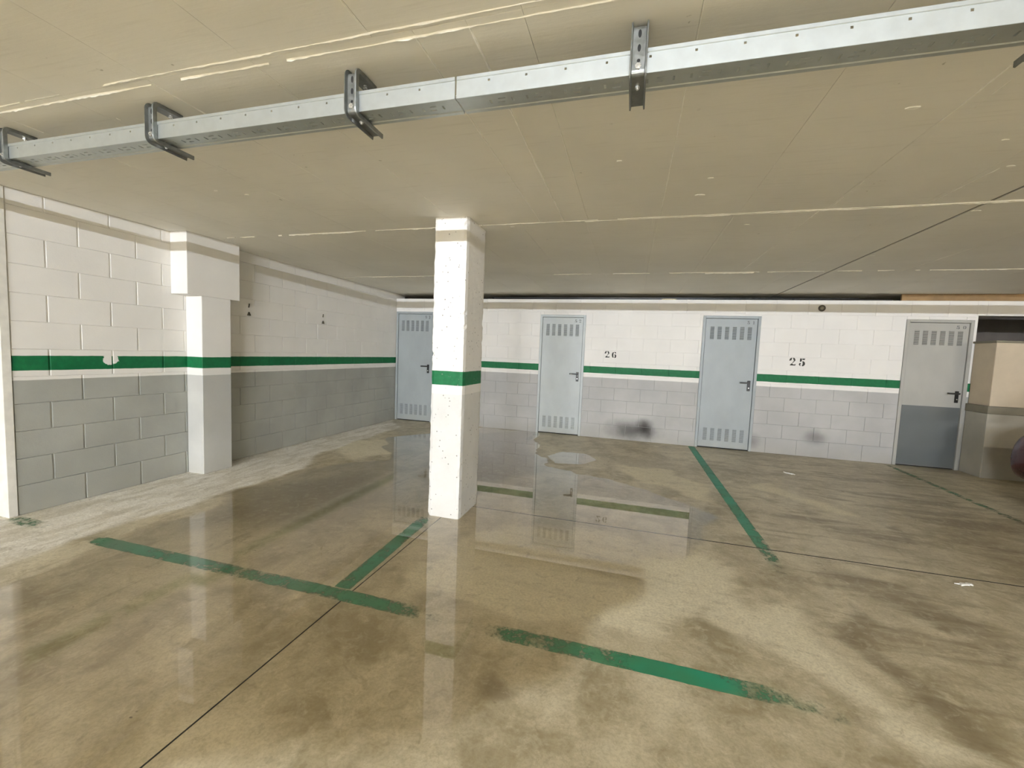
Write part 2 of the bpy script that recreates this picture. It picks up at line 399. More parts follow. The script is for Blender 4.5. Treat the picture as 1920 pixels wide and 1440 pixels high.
def slab(x0, x1, y0, y1, step, fine):
    nx = max(2, int((x1-x0)/step)+1); ny = max(2, int((y1-y0)/step)+1)
    gx = np.linspace(x0, x1, nx); gy = np.linspace(y0, y1, ny)
    Xg, Yg = np.meshgrid(gx, gy, indexing='ij')
    V = np.stack([Xg.ravel(), Yg.ravel(), np.zeros(nx*ny)], 1)
    idx = np.arange(nx*ny).reshape(nx, ny)
    Fq = np.stack([idx[:-1, :-1], idx[1:, :-1], idx[1:, 1:], idx[:-1, 1:]], -1).reshape(-1, 4).tolist()
    ring = list(idx[:, 0]) + list(idx[-1, 1:]) + list(idx[-2::-1, -1]) + list(idx[0, -2:0:-1])
    n = len(V); low = V[ring].copy(); low[:, 2] = -.02
    V = np.vstack([V, low]); k = len(ring)
    for i in range(k):
        j = (i+1) % k
        Fq.append([int(ring[j]), int(ring[i]), n+i, n+j])
    me = bpy.data.meshes.new('slab'); me.from_pydata(V.tolist(), [], Fq); me.materials.append(M['floor']); me.materials.append(M['void'])
    me.polygons.foreach_set('material_index', [0]*(len(Fq)-k) + [1]*k)
    if fine:
        X, Y = V[:, 0], V[:, 1]
        wx = .05*np.sin(Y*9+1.3*np.sin(X*5)); wy = .05*np.sin(X*8+1.7*np.sin(Y*6))
        dk = np.zeros(len(V)); lt = np.zeros(len(V))
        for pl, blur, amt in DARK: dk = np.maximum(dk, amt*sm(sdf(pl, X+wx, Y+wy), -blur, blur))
        for pl in LIGHT: lt = np.maximum(lt, .8*sm(sdf(pl, X+wx, Y+wy), -.12, .12))
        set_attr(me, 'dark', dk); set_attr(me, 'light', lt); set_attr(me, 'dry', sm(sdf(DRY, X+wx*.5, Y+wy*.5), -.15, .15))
    me.update()
    return link('slab', me, floor)
XF0, XF1, YF0 = -4.6, 5.4, .3
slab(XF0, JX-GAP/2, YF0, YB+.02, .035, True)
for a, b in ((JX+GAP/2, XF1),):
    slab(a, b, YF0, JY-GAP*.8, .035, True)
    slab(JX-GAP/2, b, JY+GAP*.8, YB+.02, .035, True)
slab(-8, 7.6, -9.8, YF0, 1, False)
slab(-8, XF0, YF0, 9.2, 1, False)
slab(XF1, 7.6, YF0, 9.2, 1, False)
slab(XF0, XF1, YB+.02, 9.2, 1, False)

# ------------------------------------------------------------------ ceiling: formwork panels, seams and ridges
cm = MB()
cm.box(-8, 7.6, -.76, 9.2, ZC+.016, ZC+.2)
ceiling = tag(obj('ceiling', cm, M['ceiling']), 'white painted concrete ceiling cast in board panels', 'ceiling', kind='structure')
cm = MB(); cm.box(-8, 7.6, -9.8, -.76, 2.47, 2.6); cm.box(-8, 7.6, -.78, -.72, ZC+.004, 2.6)
obj('raised_soffit', cm, M['ceiling'], ceiling)
ys = [-.74, 1.262, 3.24, 5.32, 7.35, 9.1]
JT = 1.985
panel_cache = {}
def panel(x0, x1, y0, y1):
    g = .0004; dz = RNG.uniform(-.0005, .0005)
    key = (round(x1-x0, 4), round(y1-y0, 4))
    if key not in panel_cache:
        a, b = (x1-x0)/2-g, (y1-y0)/2-g
        m = MB(); m.box(-a, a, -b, b, 0, .03)
        panel_cache[key] = m.mesh('panel', [M['ceiling']], bevel=.0008)
    link('panel', panel_cache[key], ceiling, ((x0+x1)/2, (y0+y1)/2, ZC+dz))
for r in range(len(ys)-1):
    off = [.135, .135, .11, .12, .13][r]
    xs = [off+.505*k for k in range(-18, 15) if -8 < off+.505*k < 7.6]
    if r == 1: xs += [-.55]
    xs = sorted([q for q in xs if abs(q-JT) > .2] + [-8, 7.6, JT])
    if r == 1: xs = sorted([q for q in xs if not (-.9 < q < -.6)] + [-.732])
    for a, b in zip(xs[:-1], xs[1:]):
        if b-a < .02: continue
        a2 = a + (.011 if abs(a-JT) < 1e-6 else 0); b2 = b - (.011 if abs(b-JT) < 1e-6 else 0)
        if r == 4: panel(a2, b2, ys[r], ys[r+1])
        else: panel(a2, b2, ys[r], ys[r+1])
m = MB(); m.box(JT-.011, JT+.011, -.7, 9.0, ZC+.008, ZC+.0155); obj('joint_filler', m, M['sealant'], ceiling)

def ridge(p0, p1, wmin, wmax, keep=.85, step=.02, h=1.0):
    """irregular bead of paint and cement paste left proud along a formwork seam"""
    p0 = np.array(p0); p1 = np.array(p1); L = np.hypot(*(p1-p0)); d = (p1-p0)/L; nrm = np.array([-d[1], d[0]])
    wmin *= .8; wmax *= .8; n = int(L/step); m = MB(); run = 0; on = True; prev = None; wv = (wmin+wmax)/2; off = 0
    for i in range(n+1):
        if run <= 0:
            on = RNG.random() < keep; run = RNG.integers(2, 14) if on else RNG.integers(1, 9)
        run -= 1
        wv = min(wmax, max(wmin, wv + RNG.normal()*.0011)); off = off*.85 + RNG.normal()*.0006
        c = p0 + d*(i*step) + nrm*off
        hh = wv*h*RNG.uniform(.6, 1.1)
        a = c - nrm*wv/2; b = c + nrm*wv/2
        cur = [(a[0], a[1], ZC+.002), (a[0]*.75+b[0]*.25, a[1]*.75+b[1]*.25, ZC-hh), (a[0]*.3+b[0]*.7, a[1]*.3+b[1]*.7, ZC-hh*.9), (b[0], b[1], ZC+.002)]
        if on and prev:
            for k in range(3): m.quad(prev[k], prev[k+1], cur[k+1], cur[k])
            m.poly(prev); m.poly(cur)
        prev = cur if on else None
    if m.v: obj('seam_ridge', m, M['ridge'], ceiling)
ridge((-4.3, 1.292), (4.2, 1.283), .005, .013, .93)
ridge((-3.4, 1.262), (-1.75, 1.25), .002, .006, .5)
ridge((-2.1, 1.248), (4.2, 1.232), .003, .009, .8)
ridge((-3.95, 3.265), (-1.2, 3.24), .006, .016, .93)
ridge((-1.2, 3.24), (6.5, 3.215), .004, .010, .95)
ridge((-.4, 3.262), (6.5, 3.245), .003, .008, .93)
ridge((-4.1, 5.32), (-2.6, 5.31), .008, .016, .97)
ridge((-1.0, 5.30), (6.0, 5.31), .006, .014, .7)
ridge((.75, 5.325), (1.25, 5.325), .014, .022, 1.0)
ridge((-.735, 1.29), (-.732, 3.2), .004, .010, .88)
ridge((-.547, 1.29), (-.552, 3.22), .005, .012, .93)
ridge((-.37, 1.85), (-.38, 3.2), .003, .007, .8)
ridge((.139, 1.29), (.132, 3.2), .003, .008, .85)
ridge((.13, 3.25), (.112, 5.25), .002, .006, .85)
ridge((.085, 3.25), (.072, 5.1), .002, .004, .6)
ridge((.625, 3.3), (.64, 5.3), .002, .004, .6)
ridge((1.12, 3.25), (1.107, 5.27), .003, .007, .75)
ridge((1.14, 1.6), (1.16, 3.2), .002, .006, .7)
ridge((1.20, 1.7), (1.21, 2.6), .002, .005, .5)
ridge((1.705, 2.2), (1.68, 3.2), .003, .006, .8)
ridge((-.88, -.2), (-.88, 1.25), .003, .008, .6)
ridge((-1.385, 1.3), (-1.39, 2.3), .002, .006, .4)
ridge((-1.385, 2.6), (-1.39, 3.2), .002, .006, .45)
ridge((-1.89, 1.3), (-1.89, 1.6), .002, .006, .5)
ridge((-2.35, 1.3), (-2.36, 2.0), .003, .007, .45)
ridge((-2.9, 1.3), (-2.9, 1.9), .002, .006, .35)
m = MB()
for (x, y, r) in ((.56, 1.62, .012), (.99, 2.05, .012), (-.12, 2.3, .007), (.36, 2.6, .008), (.34, 2.85, .014), (.75, 3.5, .010), (2.02, 3.4, .012), (1.5, 2.4, .006), (-1.5, 3.33, .012), (-1.45, 3.40, .008), (-.98, 3.31, .008), (1.72, 2.7, .009), (-2.6, 2.35, .01), (-2.75, 2.25, .008), (2.03, 4.6, .01)):
    k = 7; a0 = random.random()*6
    pts = [(x+r*(1+.5*random.random())*math.cos(a0+2*math.pi*i/k)*1.6, y+r*(.6+.5*random.random())*math.sin(a0+2*math.pi*i/k)) for i in range(k)]
    m.prism(pts, lambda u, v, w: (u, v, ZC-.004+w), .006)
obj('paint_blob', m, M['ridge'], ceiling)

# ------------------------------------------------------------------ block walls
block_cache = {}
def block(parent, axis, a0, a1, z0, z1, face, mat, proud, gx=.0045, gz=.0016):
    """one painted concrete block; axis 'y' = left wall (faces +X), axis 'x' = back wall (faces -Y)"""
    w_, h_ = round(a1-a0-2*gx, 3), round(z1-z0-2*gz, 3)
    if w_ < .01 or h_ < .01: return
    key = (axis, w_, h_, mat.name)
    T = .08
    if key not in block_cache:
        m = MB()
        if axis == 'y': m.box(-T, 0, -w_/2, w_/2, -h_/2, h_/2)
        else: m.box(-w_/2, w_/2, 0, T, -h_/2, h_/2)
        block_cache[key] = m.mesh('block', [mat], bevel=.0022)
    ca, cz = (a0+a1)/2, (z0+z1)/2
    link('block', block_cache[key], parent, (face+proud, ca, cz) if axis == 'y' else (ca, face-proud, cz))

# left wall
m = MB(); m.box(XL-.2, XL-.007, 1.905, YB+.3, 0, ZC)
wall_left = tag(obj('wall_left', m, M['mortar']), 'left block wall painted white over grey with a green stripe', 'wall', kind='structure')
zl = [0, .215, .415, .615, .815, 1.012, 1.212, 1.412, 1.612, 1.815, 2.015, 2.215, ZC]
for r in range(len(zl)-1):
    ph = 2.11 if r % 2 == 1 else 2.305
    ed = [1.905] + [ph+.403*k for k in range(0, 14) if 1.93 < ph+.403*k < YB-.02] + [YB]
    for a, b in zip(ed[:-1], ed[1:]):
        near = a < 3.2
        block(wall_left, 'y', a, b, zl[r], zl[r+1], XL, M['wall_left'], RNG.uniform(-.0012, .0012), gx=.0055 if near else .0016)

# back wall with door openings
DOORS = [(-4.215, -3.46, 2.005), (-1.505, -.752, 1.985), (1.004, 1.785, 2.005), (3.535, 4.262, 1.99)]
m = MB(); xs = XL-.2; y0, y1 = YB+.006, YB+.2
for (a, b, h) in DOORS:
    if a-xs > .03: m.box(xs, a, y0, y1, 0, ZW)
    m.box(a, b, y0, y1, h, ZW); xs = b
m.box(xs, 7.6, y0, y1, 2.05, ZW)
m.box(4.262, 4.30, y0, y1, 0, 2.05)
wall_back = tag(obj('wall_back', m, M['mortar']), 'back block wall with four steel doors, white over grey with a green stripe', 'wall', kind='structure')
zb = [0, .23, .43, .63, .83, 1.03, 1.23, 1.43, 1.63, 1.835, 2.03, ZW]
for r in range(len(zb)-1):
    ph = -4.06 if r % 2 == 0 else -3.86
    z0, z1 = zb[r], zb[r+1]
    ed = [XL] + [ph+.402*k for k in range(0, 26) if XL+.02 < ph+.402*k < 6.4] + [6.45]
    for a, b in zip(ed[:-1], ed[1:]):
        segs = [(a, b, z0)]
        for (da, db, dh) in DOORS + [(4.28, 7, 2.05)]:
            new = []
            for (p, q, zz) in segs:
                if q <= da or p >= db or zz >= dh: new.append((p, q, zz)); continue
                if p < da-.02: new.append((p, da, zz))
                if q > db+.02: new.append((db, q, zz))
                if z1 > dh+.025: new.append((max(p, da), min(q, db), dh))
            segs = new
        for (p, q, zz) in segs:
            block(wall_back, 'x', p, q, zz, z1, YB, M['wall_back'], RNG.uniform(-.0012, .0012), gx=.002, gz=.0017)

# the rest of the shell, out of the picture
def shell(name, b, label, mat='plain_wall'):
    m = MB(); m.box(*b); return tag(obj(name, m, M[mat]), label, 'wall', kind='structure')
shell('wall_rear', (-8, 7.6, -9.9, -9.8, -.01, 2.6), 'plain garage wall behind the viewer')
shell('wall_far_left', (-8.1, -8, -9.8, 9.2, -.01, 2.6), 'plain garage wall far to the left')
shell('wall_far_right', (7.6, 7.7, -9.8, 9.2, -.01, 2.6), 'plain garage wall beyond the parked car', 'pier_grey')
shell('wall_storage_rear', (-8, 7.6, 9.2, 9.3, -.01, 2.5), 'bare dark wall of the storage rooms', 'dark_plaster')
shell('wall_storage_left', (XL-.2, XL-.1, YB+.3, 9.2, 0, ZC), 'bare dark side wall of the storage rooms', 'dark_plaster')
m = MB(); m.box(-8, XL-.2, 5.0, 5.1, 0, ZC)
tag(obj('wall_left_bay', m, M['plain_wall']), 'plain wall closing the bay left of the block wall', 'wall', kind='structure')

# end post of the left wall
t = empty('wall_post', (XL, 1.88, 0)); tag(t, 'narrow white post closing the near end of the left wall', 'post')
m = MB(); m.box(-.22, .006, -.026, .024, 0, ZC); obj('post_body', m, M['post'], t, bevel=.003)
m = MB(); m.box(-.052, -.040, -.0285, -.024, .92, 2.2); obj('edge_strip', m, M['sealant'], t)

# pilaster with its capital block
t = empty('pilaster', (-4.12, 3.28, 0)); tag(t, 'white and grey pilaster with a wider block on top against the left wall', 'pilaster')
m = MB(); m.box(-.1015, .10, -.150, .158, 0, 1.755); obj('shaft', m, M['pilaster'], t, bevel=.004)
m = MB(); m.box(-.1015, .103, -.287, .262, 1.755, ZC); obj('capital', m, M['pilaster'], t, bevel=.003)

# free-standing column, rough cast arrises
def column():
    x0, x1, yf, yb = -1.508, -1.236, 3.002, 3.425
    n = 90; rows = []
    per = [(x0, yf), (x1, yf), (x1, yb), (x0, yb)]
    ring = []
    for i in range(4):
        a, b = per[i], per[(i+1) % 4]; k = 10
        for j in range(k): ring.append((a[0]+(b[0]-a[0])*j/k, a[1]+(b[1]-a[1])*j/k, i, j))
    V = []; Fc = []; K = len(ring); walk = np.zeros(4)
    for r in range(n+1):
        z = (ZC+.001)*r/n
        walk = walk*.7 + RNG.normal(size=4)*.0012
        for (x, y, i, j) in ring:
            cx, cy = (x0+x1)/2, (yf+yb)/2
            if j == 0:
                s = .005 + abs(walk[i]) + (RNG.random() < .04)*.006
                x += s*np.sign(cx-x); y += s*np.sign(cy-y)
            elif j in (1, 9): pass
            x += RNG.normal()*.0005; y += RNG.normal()*.0005
            lean = .006*(1-z/ZC)
            V.append((x-lean*0, y, z))
    for r in range(n):
        for i in range(K):
            j = (i+1) % K
            Fc.append((r*K+i, r*K+j, (r+1)*K+j, (r+1)*K+i))
    Fc.append(tuple(range(K-1, -1, -1))); Fc.append(tuple(n*K+i for i in range(K)))
    me = bpy.data.meshes.new('concrete_column'); me.from_pydata(V, [], Fc); me.materials.append(M['column']); me.update()
    return link('concrete_column', me)
tag(column(), 'free-standing square concrete column, white with a green stripe, in the puddle', 'column')

# ------------------------------------------------------------------ stencilled digits
def arc(cx, cy, rx, ry, a0, a1, w0, w1, n=10, wm=None):
    w0 *= 1.15; w1 *= 1.15; wm = None if wm is None else wm*1.2
    P, Q = [], []
    for i in range(n+1):
        t = i/n; a = math.radians(a0+(a1-a0)*t)
        wv = w0+(w1-w0)*t if wm is None else (w0*(1-t)**2+2*wm*t*(1-t)*1.3+w1*t*t)
        P.append((cx+(rx+wv/2)*math.cos(a), cy+(ry+wv/2)*math.sin(a))); Q.append((cx+(rx-wv/2)*math.cos(a), cy+(ry-wv/2)*math.sin(a)))
    return P + Q[::-1]
GLY = {
 '2': [arc(.42, .95, .26, .28, 102, 205, .10, .34), arc(.44, .95, .26, .29, 78, -25, .12, .30), [(.68, .84), (.80, .92), (.78, .74), (.50, .42), (.32, .34), (.46, .50)],
       [(.08, .02), (.90, .02), (.93, .34), (.84, .22), (.62, .18), (.40, .36), (.22, .26)]],
 '5': [[(.16, .72), (.16, 1.25), (.44, 1.25), (.44, .86), (.36, .74)], [(.50, 1.25), (.92, 1.25), (.82, 1.02), (.50, 1.02)],
       arc(.48, .42, .28, .34, 80, -85, .10, .12, wm=.36), arc(.40, .38, .27, .32, 255, 185, .08, .16), arc(.22, .40, .06, .06, 0, 359, .12, .12)],
 '6': [arc(.46, .62, .26, .50, 98, 262, .10, .10, wm=.32), arc(.50, .98, .22, .20, 82, -10, .10, .24), arc(.52, .40, .24, .32, 80, -80, .08, .10, wm=.32)],
 '1': [[(.36, .12), (.36, 1.25), (.64, 1.25), (.64, .12)], [(.18, 0), (.82, 0), (.82, .10), (.18, .10)], [(.14, 1.02), (.32, 1.2), (.32, 1.0)]],
 '3': [arc(.44, .95, .25, .25, 150, -80, .12, .22, wm=.26), arc(.44, .38, .30, .32, 80, -150, .10, .22, wm=.32)],
 '0': [arc(.46, .63, .26, .52, 98, 262, .10, .10, wm=.30), arc(.54, .63, .26, .52, 82, -82, .10, .10, wm=.30)],
}
def digit(ch, x, z, hgt, y, mat, parent):
    s = hgt/1.27; m = MB()
    for pl in GLY[ch]: m.prism(pl, lambda u, v, w: (x+u*s, y-w, z+v*s), .0008)
    return obj('painted_digit', m, mat, parent)
digit('2', -.425, 1.312, .105, YB-.0008, M['ink'], wall_back); digit('6', -.318, 1.308, .105, YB-.0008, M['ink'], wall_back)
digit('2', 2.190, 1.306, .112, YB-.0008, M['ink'], wall_back); digit('5', 2.307, 1.302, .112, YB-.0008, M['ink'], wall_back)

# ------------------------------------------------------------------ steel doors
def vent_mesh(mat):
    m = MB(); n = 10; p = .019; w_ = .027
    for i in range(n):
        zt = .095-i*p; zb_ = zt-.0145
        a, b = (-w_, 0, zt), (w_, 0, zt)
        c, d = (w_, -.008, zb_), (-w_, -.008, zb_)
        m.quad(a, d, c, b, 0)
        m.quad(d, (-w_, -.0004, zb_), (w_, -.0004, zb_), c, 1)
        m.poly([a, (-w_, 0, zb_), d], 0); m.poly([b, c, (w_, 0, zb_)], 0)
        m.quad((-w_, -.0008, zb_-.0045), (w_, -.0008, zb_-.0045), (w_, -.0008, zb_), (-w_, -.0008, zb_), 1)
    me = m.mesh('vent', [mat, M['void']], fix=False)
    return me
vm = {k: vent_mesh(M[k]) for k in ('door', 'door_sheen', 'door_warm')}
door_info = [('door_1', '53', 'door', 'pale grey steel door in the back left corner, partly behind the column'),
             ('door_2', '52', 'door_sheen', 'pale grey vented steel door right of the column, left of the number 26'),
             ('door_3', '51', 'door', 'pale grey vented steel door between the numbers 26 and 25'),
             ('door_4', '50', 'door_warm', 'grey vented steel door at the right end with a dark metal lower half')]
for (nm, num, mk, lab), (xa, xb, hh) in zip(door_info, DOORS):
    xc = (xa+xb)/2; D = empty(nm, (xc, YB, 0)); tag(D, lab, 'door', kind='structure')
    hw = (xb-xa)/2; mt = M[mk]; fw = .038
    m = MB()
    m.box(-hw, -hw+fw, -.012, .05, 0, hh); m.box(hw-fw, hw, -.012, .05, 0, hh); m.box(-hw+fw, hw-fw, -.012, .05, hh-fw, hh)
    obj('frame', m, mt, D, bevel=.003)
    lw = hw-fw-.004
    m = MB(); m.box(-lw, lw, .004, .045, .016, hh-fw-.004); leaf = obj('leaf', m, mt, D, bevel=.003)
    m = MB(); m.box(-hw+fw, hw-fw, .02, .06, 0, .02); obj('threshold', m, M['void'], D)
    ox = (1.40-1.395) - .005
    for zc_, in ((1.752,), (.215,)):
        zc2 = zc_ - (.012 if nm == 'door_2' else 0)
        if nm == 'door_4' and zc_ < 1: continue
        for k in range(6):
            link('vent', vm[mk], leaf, (-.252*lw/.345+k*.1005*lw/.345, .0039, zc2))
    if nm == 'door_4':
        m = MB(); m.box(-lw+.004, lw-.004, .0005, .004, .02, .835); obj('kick_plate', m, M['kick'], leaf, bevel=.0008)
    hx = lw-.055
    m = MB(); m.box(hx-.021, hx+.021, -.006, .004, .90, 1.055)
    pl = obj('handle_plate', m, M['black_plastic'], D, bevel=.004)
    m = MB(); m.cyl((hx, -.002, 1.022), (0, -1, 0), .011, .045, 12); m.box(hx-.125, hx+.008, -.056, -.040, 1.012, 1.034)
    obj('lever', m, M['black_plastic'], pl, bevel=.003)
    m = MB(); m.cyl((hx, -.004, .945), (0, -1, 0), .008, .006, 14); obj('lock_cylinder', m, M['zinc'], pl)
    for k, ch in enumerate(num):
        dg = digit(ch, lw-.138+k*.068, hh-fw-.082, .048, .0035, M['door_ink'], leaf)

# ------------------------------------------------------------------ right-hand low wall and what is above the walls
W = empty('wall_right', (4.285, 6.6, 0)); tag(W, 'low plastered wall beside the last door, cream above a dark ledge', 'wall', kind='structure')
m = MB(); m.box(-.01, 3.3, 0, .36, 0, .81); obj('lower_panel', m, M['pier_grey'], W, bevel=.004)
m = MB(); m.box(-.02, 3.3, -.012, .36, .81, .905); obj('ledge', m, M['pier_band'], W, bevel=.004)
m = MB(); m.box(.005, 3.3, .012, .36, .905, 1.69); obj('upper_panel', m, M['pier_cream'], W, bevel=.004)
m = MB(); m.box(-.01, 3.3, 0, .40, 1.69, 1.715); obj('coping', m, M['pier_band'], W, bevel=.004)
m = MB(); m.box(3.46, 5.2, YB+.012, YB+.045, ZW+.001, ZC-.002)
tag(obj('wooden_board', m, M['wood'], bevel=.003), 'raw brown timber board in the gap above the last door', 'board')
m = MB(); m.box(-3.2, 3.4, YB+.10, YB+.112, ZW+.012, ZW+.024); m.box(-2.4, 3.0, YB+.08, YB+.09, ZW+.03, ZW+.04); m.box(-2.4, -2.38, YB+.07, YB+.13, ZW, ZW+.04); m.box(2.2, 2.22, YB+.07, YB+.13, ZW, ZW+.04)
tag(obj('cable', m, M['black_plastic']), 'dark cables lying in the gap on top of the back wall', 'cable')
def lump(name, c, r, mat, label, cat, seed):
    bm = bmesh.new(); bmesh.ops.create_icosphere(bm, subdivisions=2, radius=1)
    g = random.Random(seed)
    for v in bm.verts:
        k = .75+.5*g.random(); v.co = Vector((v.co.x*r[0]*k, v.co.y*r[1]*k, max(v.co.z, -.75)*r[2]*k))
    me = bpy.data.meshes.new(name); bm.to_mesh(me); bm.free(); me.materials.append(mat)
    o = link(name, me, None, c); return tag(o, label, cat)
lump('foam_lump', (.50, YB+.03, ZW+.008), (.10, .03, .012), M['foam'], 'pale lump of dried foam on top of the wall between doors', 'foam', 3)
t = empty('wall_cap', (2.534, YB, 2.129)); t.name = 'round_cover'; tag(t, 'small round brown cover high on the wall above number 25', 'cover')
m = MB(); m.cyl((0, 0, 0), (0, -1, 0), .045, .008, 24); obj('disc', m, M['sealant'], t)
m = MB(); m.cyl((0, -.008, 0), (0, -1, 0), .026, .012, 20, r2=.018); obj('boss', m, M['pier_band'], t)
for i, (y, lab) in enumerate(((3.834, 'pair of small dark hooks on the left wall beside the pilaster'), (5.03, 'pair of small dark hooks on the left wall nearer the corner door'))):
    t = empty('wall_hook', (XL, y, 1.63)); tag(t, lab, 'hook', 'hooks on the left wall')
    m = MB(); m.prism([(-.022, 0), (.022, 0), (.004, .04), (-.004, .04)], lambda u, v, w: (w, u, v), .012); obj('lower_hook', m, M['sealant'], t)
    m = MB(); m.prism([(-.006, .09), (.004, .09), (.010, .135), (.004, .135)], lambda u, v, w: (w, u, v), .008); obj('upper_hook', m, M['sealant'], t)

# ------------------------------------------------------------------ cable tray hung under the ceiling
TY0, TY1, TZ0, TZ1 = 1.385, 1.478, 2.180, 2.249
def sheet(xs, ys_, fn, holes):
    """flat perforated sheet: a grid of cells with the hole cells left open"""
    X = sorted(set([round(v, 4) for v in xs] + [round(v, 4) for h in holes for v in h[:2]]))
    Y = sorted(set([round(v, 4) for v in ys_] + [round(v, 4) for h in holes for v in h[2:]]))
    X = [v for v in X if xs[0]-1e-6 <= v <= xs[-1]+1e-6]
    A = np.ones((len(X)-1, len(Y)-1), bool); Xa = np.array(X); Ya = np.array(Y)
    cx = (Xa[:-1]+Xa[1:])/2; cy = (Ya[:-1]+Ya[1:])/2
    for (a, b, c, d) in holes:
        A[np.ix_((cx > a) & (cx < b), (cy > c) & (cy < d))] = False
    V = [fn(x, y) for x in X for y in Y]; n = len(Y)
    Fq = [(i*n+j, (i+1)*n+j, (i+1)*n+j+1, i*n+j+1) for i in range(len(X)-1) for j in range(len(Y)-1) if A[i, j]]
    return V, Fq
def sheet_obj(name, V, Fq, parent, th=.0015, mat='galv'):
    me = bpy.data.meshes.new(name); me.from_pydata(V, [], Fq); me.materials.append(M[mat]); me.update()
    o = link(name, me, parent); md = o.modifiers.new('sheet', 'SOLIDIFY'); md.thickness = th; md.offset = 0
    return o
PIT = .128
def tray(x0, x1, label):
    xc = (x0+x1)/2; t = empty('cable_tray', (xc, TY0, TZ0)); tag(t, label, 'cable tray', 'lengths of cable tray under the ceiling')
    a, b = x0-xc+.0008, x1-xc-.0008
    ks = [k for k in range(-60, 60) if x0+.06 < -.639+.128*k < x1-.06]
    holes = [(-.639+PIT*k-xc-.0035, -.639+PIT*k-xc+.0035, .042, .049) for k in ks]
    V, Q = sheet([a, b], [0, TZ1-TZ0], lambda x, z: (x, 0, z), holes); sheet_obj('front_side', V, Q, t)
    V, Q = sheet([a, b], [0, TZ1-TZ0], lambda x, z: (x, TY1-TY0, z), []); sheet_obj('back_side', V, Q, t)
    hb = []
    for k in ks:
        c = -.60+PIT*k-xc
        hb += [(c-.048, c-.041, .034, .054), (c-.016, c+.010, .030, .036), (c-.022, c+.004, .050, .056), (c+.030, c+.037, .034, .054)]
    # the base steps up a little between its two edges
    prof = [(0, 0), (.014, 0), (.017, .0025), (.076, .0025), (.079, 0), (TY1-TY0, 0)]
    def zz(y):
        for (p, q), (r, s) in zip(prof[:-1], prof[1:]):
            if p-1e-6 <= y <= r+1e-6: return q+(s-q)*(y-p)/(r-p)
        return 0
    V, Q = sheet([a, b], [p for p, _ in prof], lambda x, y: (x, y, zz(y)), hb); sheet_obj('base', V, Q, t)
    m = MB(); m.box(a, b, -.0035, .001, TZ1-TZ0-.012, TZ1-TZ0+.001); obj('rim', m, M['galv'], t, bevel=.0012)
    m = MB(); m.box(a, b, TY1-TY0-.001, TY1-TY0+.003, TZ1-TZ0-.012, TZ1-TZ0+.001); obj('rim', m, M['galv'], t, bevel=.0012)
tray(-6.64, -3.636, 'length of galvanised cable tray past the left edge, leftmost of the run')
tray(-3.632, -.632, 'length of perforated galvanised cable tray left of the butt joint')
tray(-.628, 2.372, 'length of perforated galvanised cable tray right of the butt joint')
tray(2.376, 5.376, 'length of galvanised cable tray past the right edge, rightmost of the run')

PROF = [(-.0250, .016), (-.0205, .0175), (-.0185, .004), (.0185, .004), (.0205, .0175), (.0250, .016), (.0250, 0), (-.0250, 0)]
def bracket_path():
    zt, yv, zb_, r = ZC-.0172, 1.3815, 2.1775, .010
    P = [((1.492, zt), (0, 1)), ((1.44, zt), (0, 1)), ((yv+r, zt), (0, 1))]
    for i in range(1, 5):
        a = math.pi/2 + i*math.pi/2/5
        P.append(((yv+r+r*math.cos(a), zt-r+r*math.sin(a)), (math.cos(a), math.sin(a))))
    P += [((yv, zt-r), (-1, 0)), ((yv, zb_+r), (-1, 0))]
    for i in range(1, 5):
        a = math.pi + i*math.pi/2/5
        P.append(((yv+r+r*math.cos(a), zb_+r+r*math.sin(a)), (math.cos(a), math.sin(a))))
    P += [((yv+r, zb_), (0, -1)), ((1.54, zb_-.002), (0, -1))]
    return [(p, n, 0) for p, n in P]
def make_bracket():
    t = empty('tray_bracket', (0, 0, 0))
    m = MB(); m.sweep(PROF, [((p[0]-1.38, p[1]-ZC), n, 0) for p, n, _ in bracket_path()]); obj('channel', m, M['galv_dark'], t)
    for z0, z1 in ((-.052, -.028), (-.092, -.070), (-.122, -.112)):
        k = 8; h = (z1-z0)/2; c = (z0+z1)/2
        pts = [(.005*math.cos(a), c+h*math.sin(a)*.98) for a in [2*math.pi*i/12 for i in range(12)]]
        m = MB(); m.prism(pts, lambda u, v, w: (u, -.0020-w, v), .0012); obj('slot', m, M['void'], t)
    m = MB(); m.cyl((0, -.0022, -.135), (0, -1, 0), .0095, .007, 6); m.cyl((0, -.009, -.135), (0, -1, 0), .005, .005, 10); obj('bolt', m, M['zinc'], t)
    m = MB(); m.cyl((0, .075, -.016), (0, 0, -1), .0035, .046, 10); m.cyl((0, .075, -.018), (0, 0, -1), .009, .008, 6); obj('anchor_bolt', m, M['zinc'], t)
    m = MB(); m.cyl((0, .055, -.1575), (0, 0, -1), .0075, .006, 6); m.cyl((0, .055, -.162), (0, 0, -1), .004, .006, 10); obj('clamp_bolt', m, M['zinc'], t)
    return t
BR = [(-3.035, 'C-shaped steel bracket at the far left end of the cable tray'), (-2.035, 'C-shaped steel bracket, second from the left on the cable tray'),
      (-1.036, 'C-shaped steel bracket just left of the cable tray joint'), (-.033, 'C-shaped steel bracket right of the cable tray joint, seen from the front'),
      (.985, 'C-shaped steel bracket cut by the right edge of the picture')]
b0 = make_bracket()
for i, (x, lab) in enumerate(BR):
    if i == 0: t = b0
    else:
        t = b0.copy(); C.objects.link(t)
        for ch in b0.children:
            c = ch.copy(); C.objects.link(c); c.parent = t
    t.location = (x, 1.38, ZC); tag(t, lab, 'bracket', 'brackets of the cable tray')

